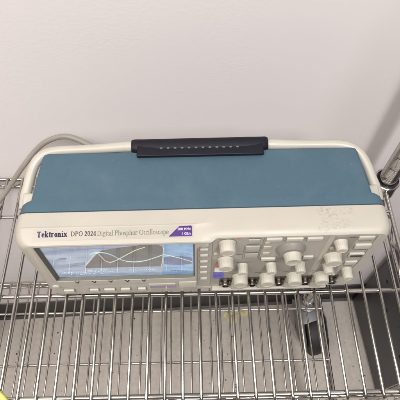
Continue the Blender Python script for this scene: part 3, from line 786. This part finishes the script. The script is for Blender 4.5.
lo = shelf(-432, ((4, 2.6), (112, 2.4)), 20.915, -206.0, 2.4)
# posts with grooves every inch
POSTZ0, POSTZ1 = -548, 560
prof = [(POSTZ0, 12.4)]; z = POSTZ0+6
while z < POSTZ1-6:
    prof += [(z, 12.7), (z+22.8, 12.7), (z+23.4, 12.3), (z+24.8, 12.3)]; z += 25.4
prof += [(POSTZ1-2, 12.7), (POSTZ1, 11)]
b = NB(); lathe(b, (0, 0, 0), (0, 0, 1), [(h, r) for h, r in prof], 32)
def rel(x, y, z): return (Vector((x, y, z))-Vector(cbase))*MM
def place(o, x, y, z): o.parent = cart; o.location = rel(x, y, z); return o
post = place(obj('post', b, M['post'], sharp=25), CX1, PY1, 0)
b = NB(); lathe(b, (0, 0, POSTZ0), (0, 0, 1), [(-14, 8), (-12, 14), (-6, 17), (2, 17.2), (9, 15.5), (13, 12.9)], 36)
cup = obj('post_cup', b, M['chrome']); cup.parent = post
# caster: swivel plate and fork, wheel trailing to one side
def make_caster(ang):
    b = NB()
    lathe(b, (0, 0, 0), (0, 0, 1), [(-26, 21), (-25, 23), (-18, 23.5), (-16, 19), (-12, 12)], 32)
    t = NB()
    rbox(t, -30, 24, -46, 18, -29, -26, 1, 2)
    for s_ in (-1, 1):
        tt = NB(); f = tt.faces.new([tt.verts.new((s_*28, y, z)) for y, z in ((22, -27), (-46, -27), (-82, -70), (-90, -92), (-84, -106), (-72, -115), (-56, -117), (-40, -108), (-20, -84), (14, -52))])
        r_ = bmesh.ops.extrude_face_region(tt, geom=[f])
        for e in r_['geom']:
            if isinstance(e, bmesh.types.BMVert): e.co.x += s_*2.4
        merge(t, tt)
        lathe(t, (s_*30, -58, -92), (s_, 0, 0), [(0, 8), (3, 8), (4, 7)], 6)
    merge(b, t)
    c = obj('caster', b, M['zinc']); c.rotation_euler = (0, 0, ang)
    b = NB(); lathe(b, (0, -58, -92), (1, 0, 0), [(-23, 20), (-24, 40), (-23.5, 48), (-20, 53), (-9, 54.5), (9, 54.5), (20, 53), (23.5, 48), (24, 40), (23, 20)], 56)
    w = obj('wheel', b, M['rubber']); w.parent = c
    return c
cz = -548
cast = make_caster(math.radians(17)); place(cast, CX1, PY1, cz)
for x, y, a in ((CX1, PY0, 10), (CX0, PY0, 60), (CX0, PY1, -25)):
    p_ = post.copy(); COL.objects.link(p_); place(p_, x, y, 0)
    c_ = cup.copy(); COL.objects.link(c_); c_.parent = p_
    k_ = cast.copy(); COL.objects.link(k_); place(k_, x, y, cz); k_.rotation_euler = (0, 0, math.radians(a))
    for ch in cast.children:
        d_ = ch.copy(); COL.objects.link(d_); d_.parent = k_

# ================================================================== OTHER THINGS
# grey power cable behind the scope
cp = [(-96, 122, 74), (-112, 140, 80), (-131, 163, 85), (-152, 176, 88), (-172, 183, 89), (-193, 184, 82), (-213, 180, 69), (-236, 164, 50), (-257, 151, 27), (-272, 139, 13), (-285, 129, 5), (-315, 112, 3.6), (-360, 96, 3.6), (-420, 92, 3.6), (-500, 100, 3.6)]
b = NB(); tube(b, smooth_path(cp, 8), 3.5, 14)
for i in range(0): pass
cab = obj('power_cable', b, M['cable'], None, (-285, 129, 2), sharp=60)
tag(cab, 'grey power cable arching out from behind the oscilloscope down to the left of the shelf', 'cable')
b = NB(); tube(b, smooth_path([(-302, -72, 5), (-264, -91, 4.2), (-242, -106.5, 4.2), (-229, -116, 4.2), (-217, -128, 1), (-208, -134, -20), (-203, -136, -70), (-200, -134, -160)], 8), 3.6, 12)
tag(obj('yellow_cable', b, M['ycable'], None, (-262, -88, 0), sharp=60), 'yellow cable crossing the front left corner of the wire shelf', 'cable')

# dark perforated cabinet on the floor to the right
cabx = 425; caby = 214
kb_ = (cabx, caby, FLOOR)
cabn = empty('equipment_cabinet', kb_, math.radians(3.6))
tag(cabn, 'dark charcoal metal cabinet with vent holes standing on the floor beside the cart', 'cabinet')
b = NB(); rbox(b, cabx, cabx+460, caby-640, caby-1, FLOOR+3, -190, 4, 3); part('cabinet_body', b, M['cabinet'], cabn, kb_)
b = NB(); rbox(b, cabx-1.6, cabx+.5, caby-632, caby-9, FLOOR+16, -199, .7, 2); sp_ = part('side_panel', b, M['cabinet'], cabn, kb_)
hole0 = None
for i in range(5):
    for j in range(4):
        y = caby-42-i*52; z = -300-j*72+(i % 2)*26
        if hole0 is None:
            b = NB(); lathe(b, (cabx-1.5, y, z), (-1, 0, 0), [(0, 5), (.15, 5)], 14); hole0 = part('vent_hole', b, M['hole'], sp_, kb_); h0 = (y, z)
        else:
            h = hole0.copy(); COL.objects.link(h); h.parent = sp_; h.location = Vector((0, y-h0[0], z-h0[1]))*MM
for x in (cabx+30, cabx+430):
    for y in (caby-610, caby-30):
        b = NB(); lathe(b, (x, y, FLOOR), (0, 0, 1), [(.3, 18), (3.2, 19)], 20); part('cabinet_foot', b, M['rubber'], cabn, kb_)

# scraps and crumbs on the floor
def scrap(name, cx, cy, r, label, seed):
    rd = random.Random(seed); b = NB(); rings = []
    c = b.verts.new((cx, cy, FLOOR+3+rd.uniform(2, 6)))
    prev = None
    for q, fr in enumerate((.5, 1)):
        ring = []
        for k in range(14):
            a = 2*PI*k/14; rr = r*fr*(1+.28*math.sin(2*a+seed)+rd.uniform(-.16, .16))
            ring.append(b.verts.new((cx+rr*math.cos(a), cy+rr*.9*math.sin(a), FLOOR+1.2+rd.uniform(0, 7 if q == 0 else 4))))
        if prev is None:
            for k in range(14): b.faces.new((c, ring[k], ring[(k+1) % 14]))
        else:
            for k in range(14): b.faces.new((prev[k], ring[k], ring[(k+1) % 14], prev[(k+1) % 14]))
        prev = ring
    bmesh.ops.solidify(b, geom=list(b.faces), thickness=.4)
    tag(obj(name, b, M['paper'], None, (cx, cy, FLOOR)), label, 'paper scrap', 'yellow paper scraps on the floor')
scrap('paper_scrap', 87, 170, 17, 'pale yellow torn paper scrap on the floor near the wall, the left one of two', 3)
scrap('paper_scrap', 117, 182, 16, 'pale yellow torn paper scrap on the floor near the wall, the right one of two', 8)
b = NB()
for i in range(95):
    x = random.uniform(-480, 470); y = random.uniform(-60, 190); r = random.choice((.7, .9, 1.2, 1.9))*random.uniform(.7, 1.1)
    t = NB(); bmesh.ops.create_icosphere(t, subdivisions=1, radius=r)
    for v in t.verts: v.co = Vector((v.co.x*random.uniform(.8, 1.9), v.co.y*random.uniform(.7, 1.3), max(-.2*r, v.co.z*.5)))
    merge(b, t, Matrix.Translation((x, y, FLOOR+.3*r)) @ Matrix.Rotation(random.uniform(0, 6.3), 4, 'Z'))
tag(obj('floor_crumbs', b, M['debris']), 'dark crumbs of dirt scattered over the floor', 'dirt', kind='stuff')

# ================================================================== CAMERA, LIGHT
cam_d = bpy.data.cameras.new('camera'); cam = bpy.data.objects.new('camera', cam_d); COL.objects.link(cam)
cam.location = Vector((-11.6282, -196.8224, 582.5627))*MM
cam.rotation_euler = (.5209, -.0070, -.0213)
cam_d.sensor_width = 36; cam_d.sensor_fit = 'HORIZONTAL'; cam_d.lens = 478.934/400*36
cam_d.clip_start = .01; cam_d.clip_end = 50
S.camera = cam

w = bpy.data.worlds.new('World'); S.world = w; w.use_nodes = True
nt = w.node_tree; N = nt.nodes; L = nt.links; bg = N['Background']
tc = N.new('ShaderNodeTexCoord'); sp = N.new('ShaderNodeSeparateXYZ'); L.new(tc.outputs['Generated'], sp.inputs[0])
cr = N.new('ShaderNodeValToRGB'); mr = N.new('ShaderNodeMapRange'); mr.inputs['From Min'].default_value = -1
L.new(sp.outputs['Z'], mr.inputs['Value']); L.new(mr.outputs['Result'], cr.inputs['Fac'])
e = cr.color_ramp.elements; e[0].position = .30; e[0].color = (.10, .09, .08, 1); e[1].position = .75; e[1].color = (.62, .60, .58, 1)
k = cr.color_ramp.elements.new(.5); k.color = (.26, .245, .23, 1)
L.new(cr.outputs['Color'], bg.inputs['Color']); bg.inputs['Strength'].default_value = .42

def area(name, loc, target, sx, sy, power, col):
    d = bpy.data.lights.new(name, 'AREA'); d.shape = 'RECTANGLE'; d.size = sx; d.size_y = sy; d.energy = power; d.color = col
    o = bpy.data.objects.new(name, d); COL.objects.link(o); o.location = loc
    o.rotation_euler = (Vector(target)-Vector(loc)).to_track_quat('-Z', 'Y').to_euler()
    return o
area('ceiling_lamp', (-1.0, -.50, 1.60), (-1.0, -.50, 0), 1.2, .6, 30, (1, .92, .82))
area('ceiling_lamp', (-.35, -1.15, 2.2), (-.35, -1.15, 0), 1.2, .5, 16, (1, .96, .93))
area('ceiling_lamp', (.52, -1.25, 2.15), (.52, -1.25, 0), .32, 1.2, 62, (1, .98, .985))

vs = S.view_settings; S.display_settings.display_device = 'sRGB'
vs.view_transform = 'Standard'; vs.look = 'None'; vs.gamma = 1; vs.exposure = -.12
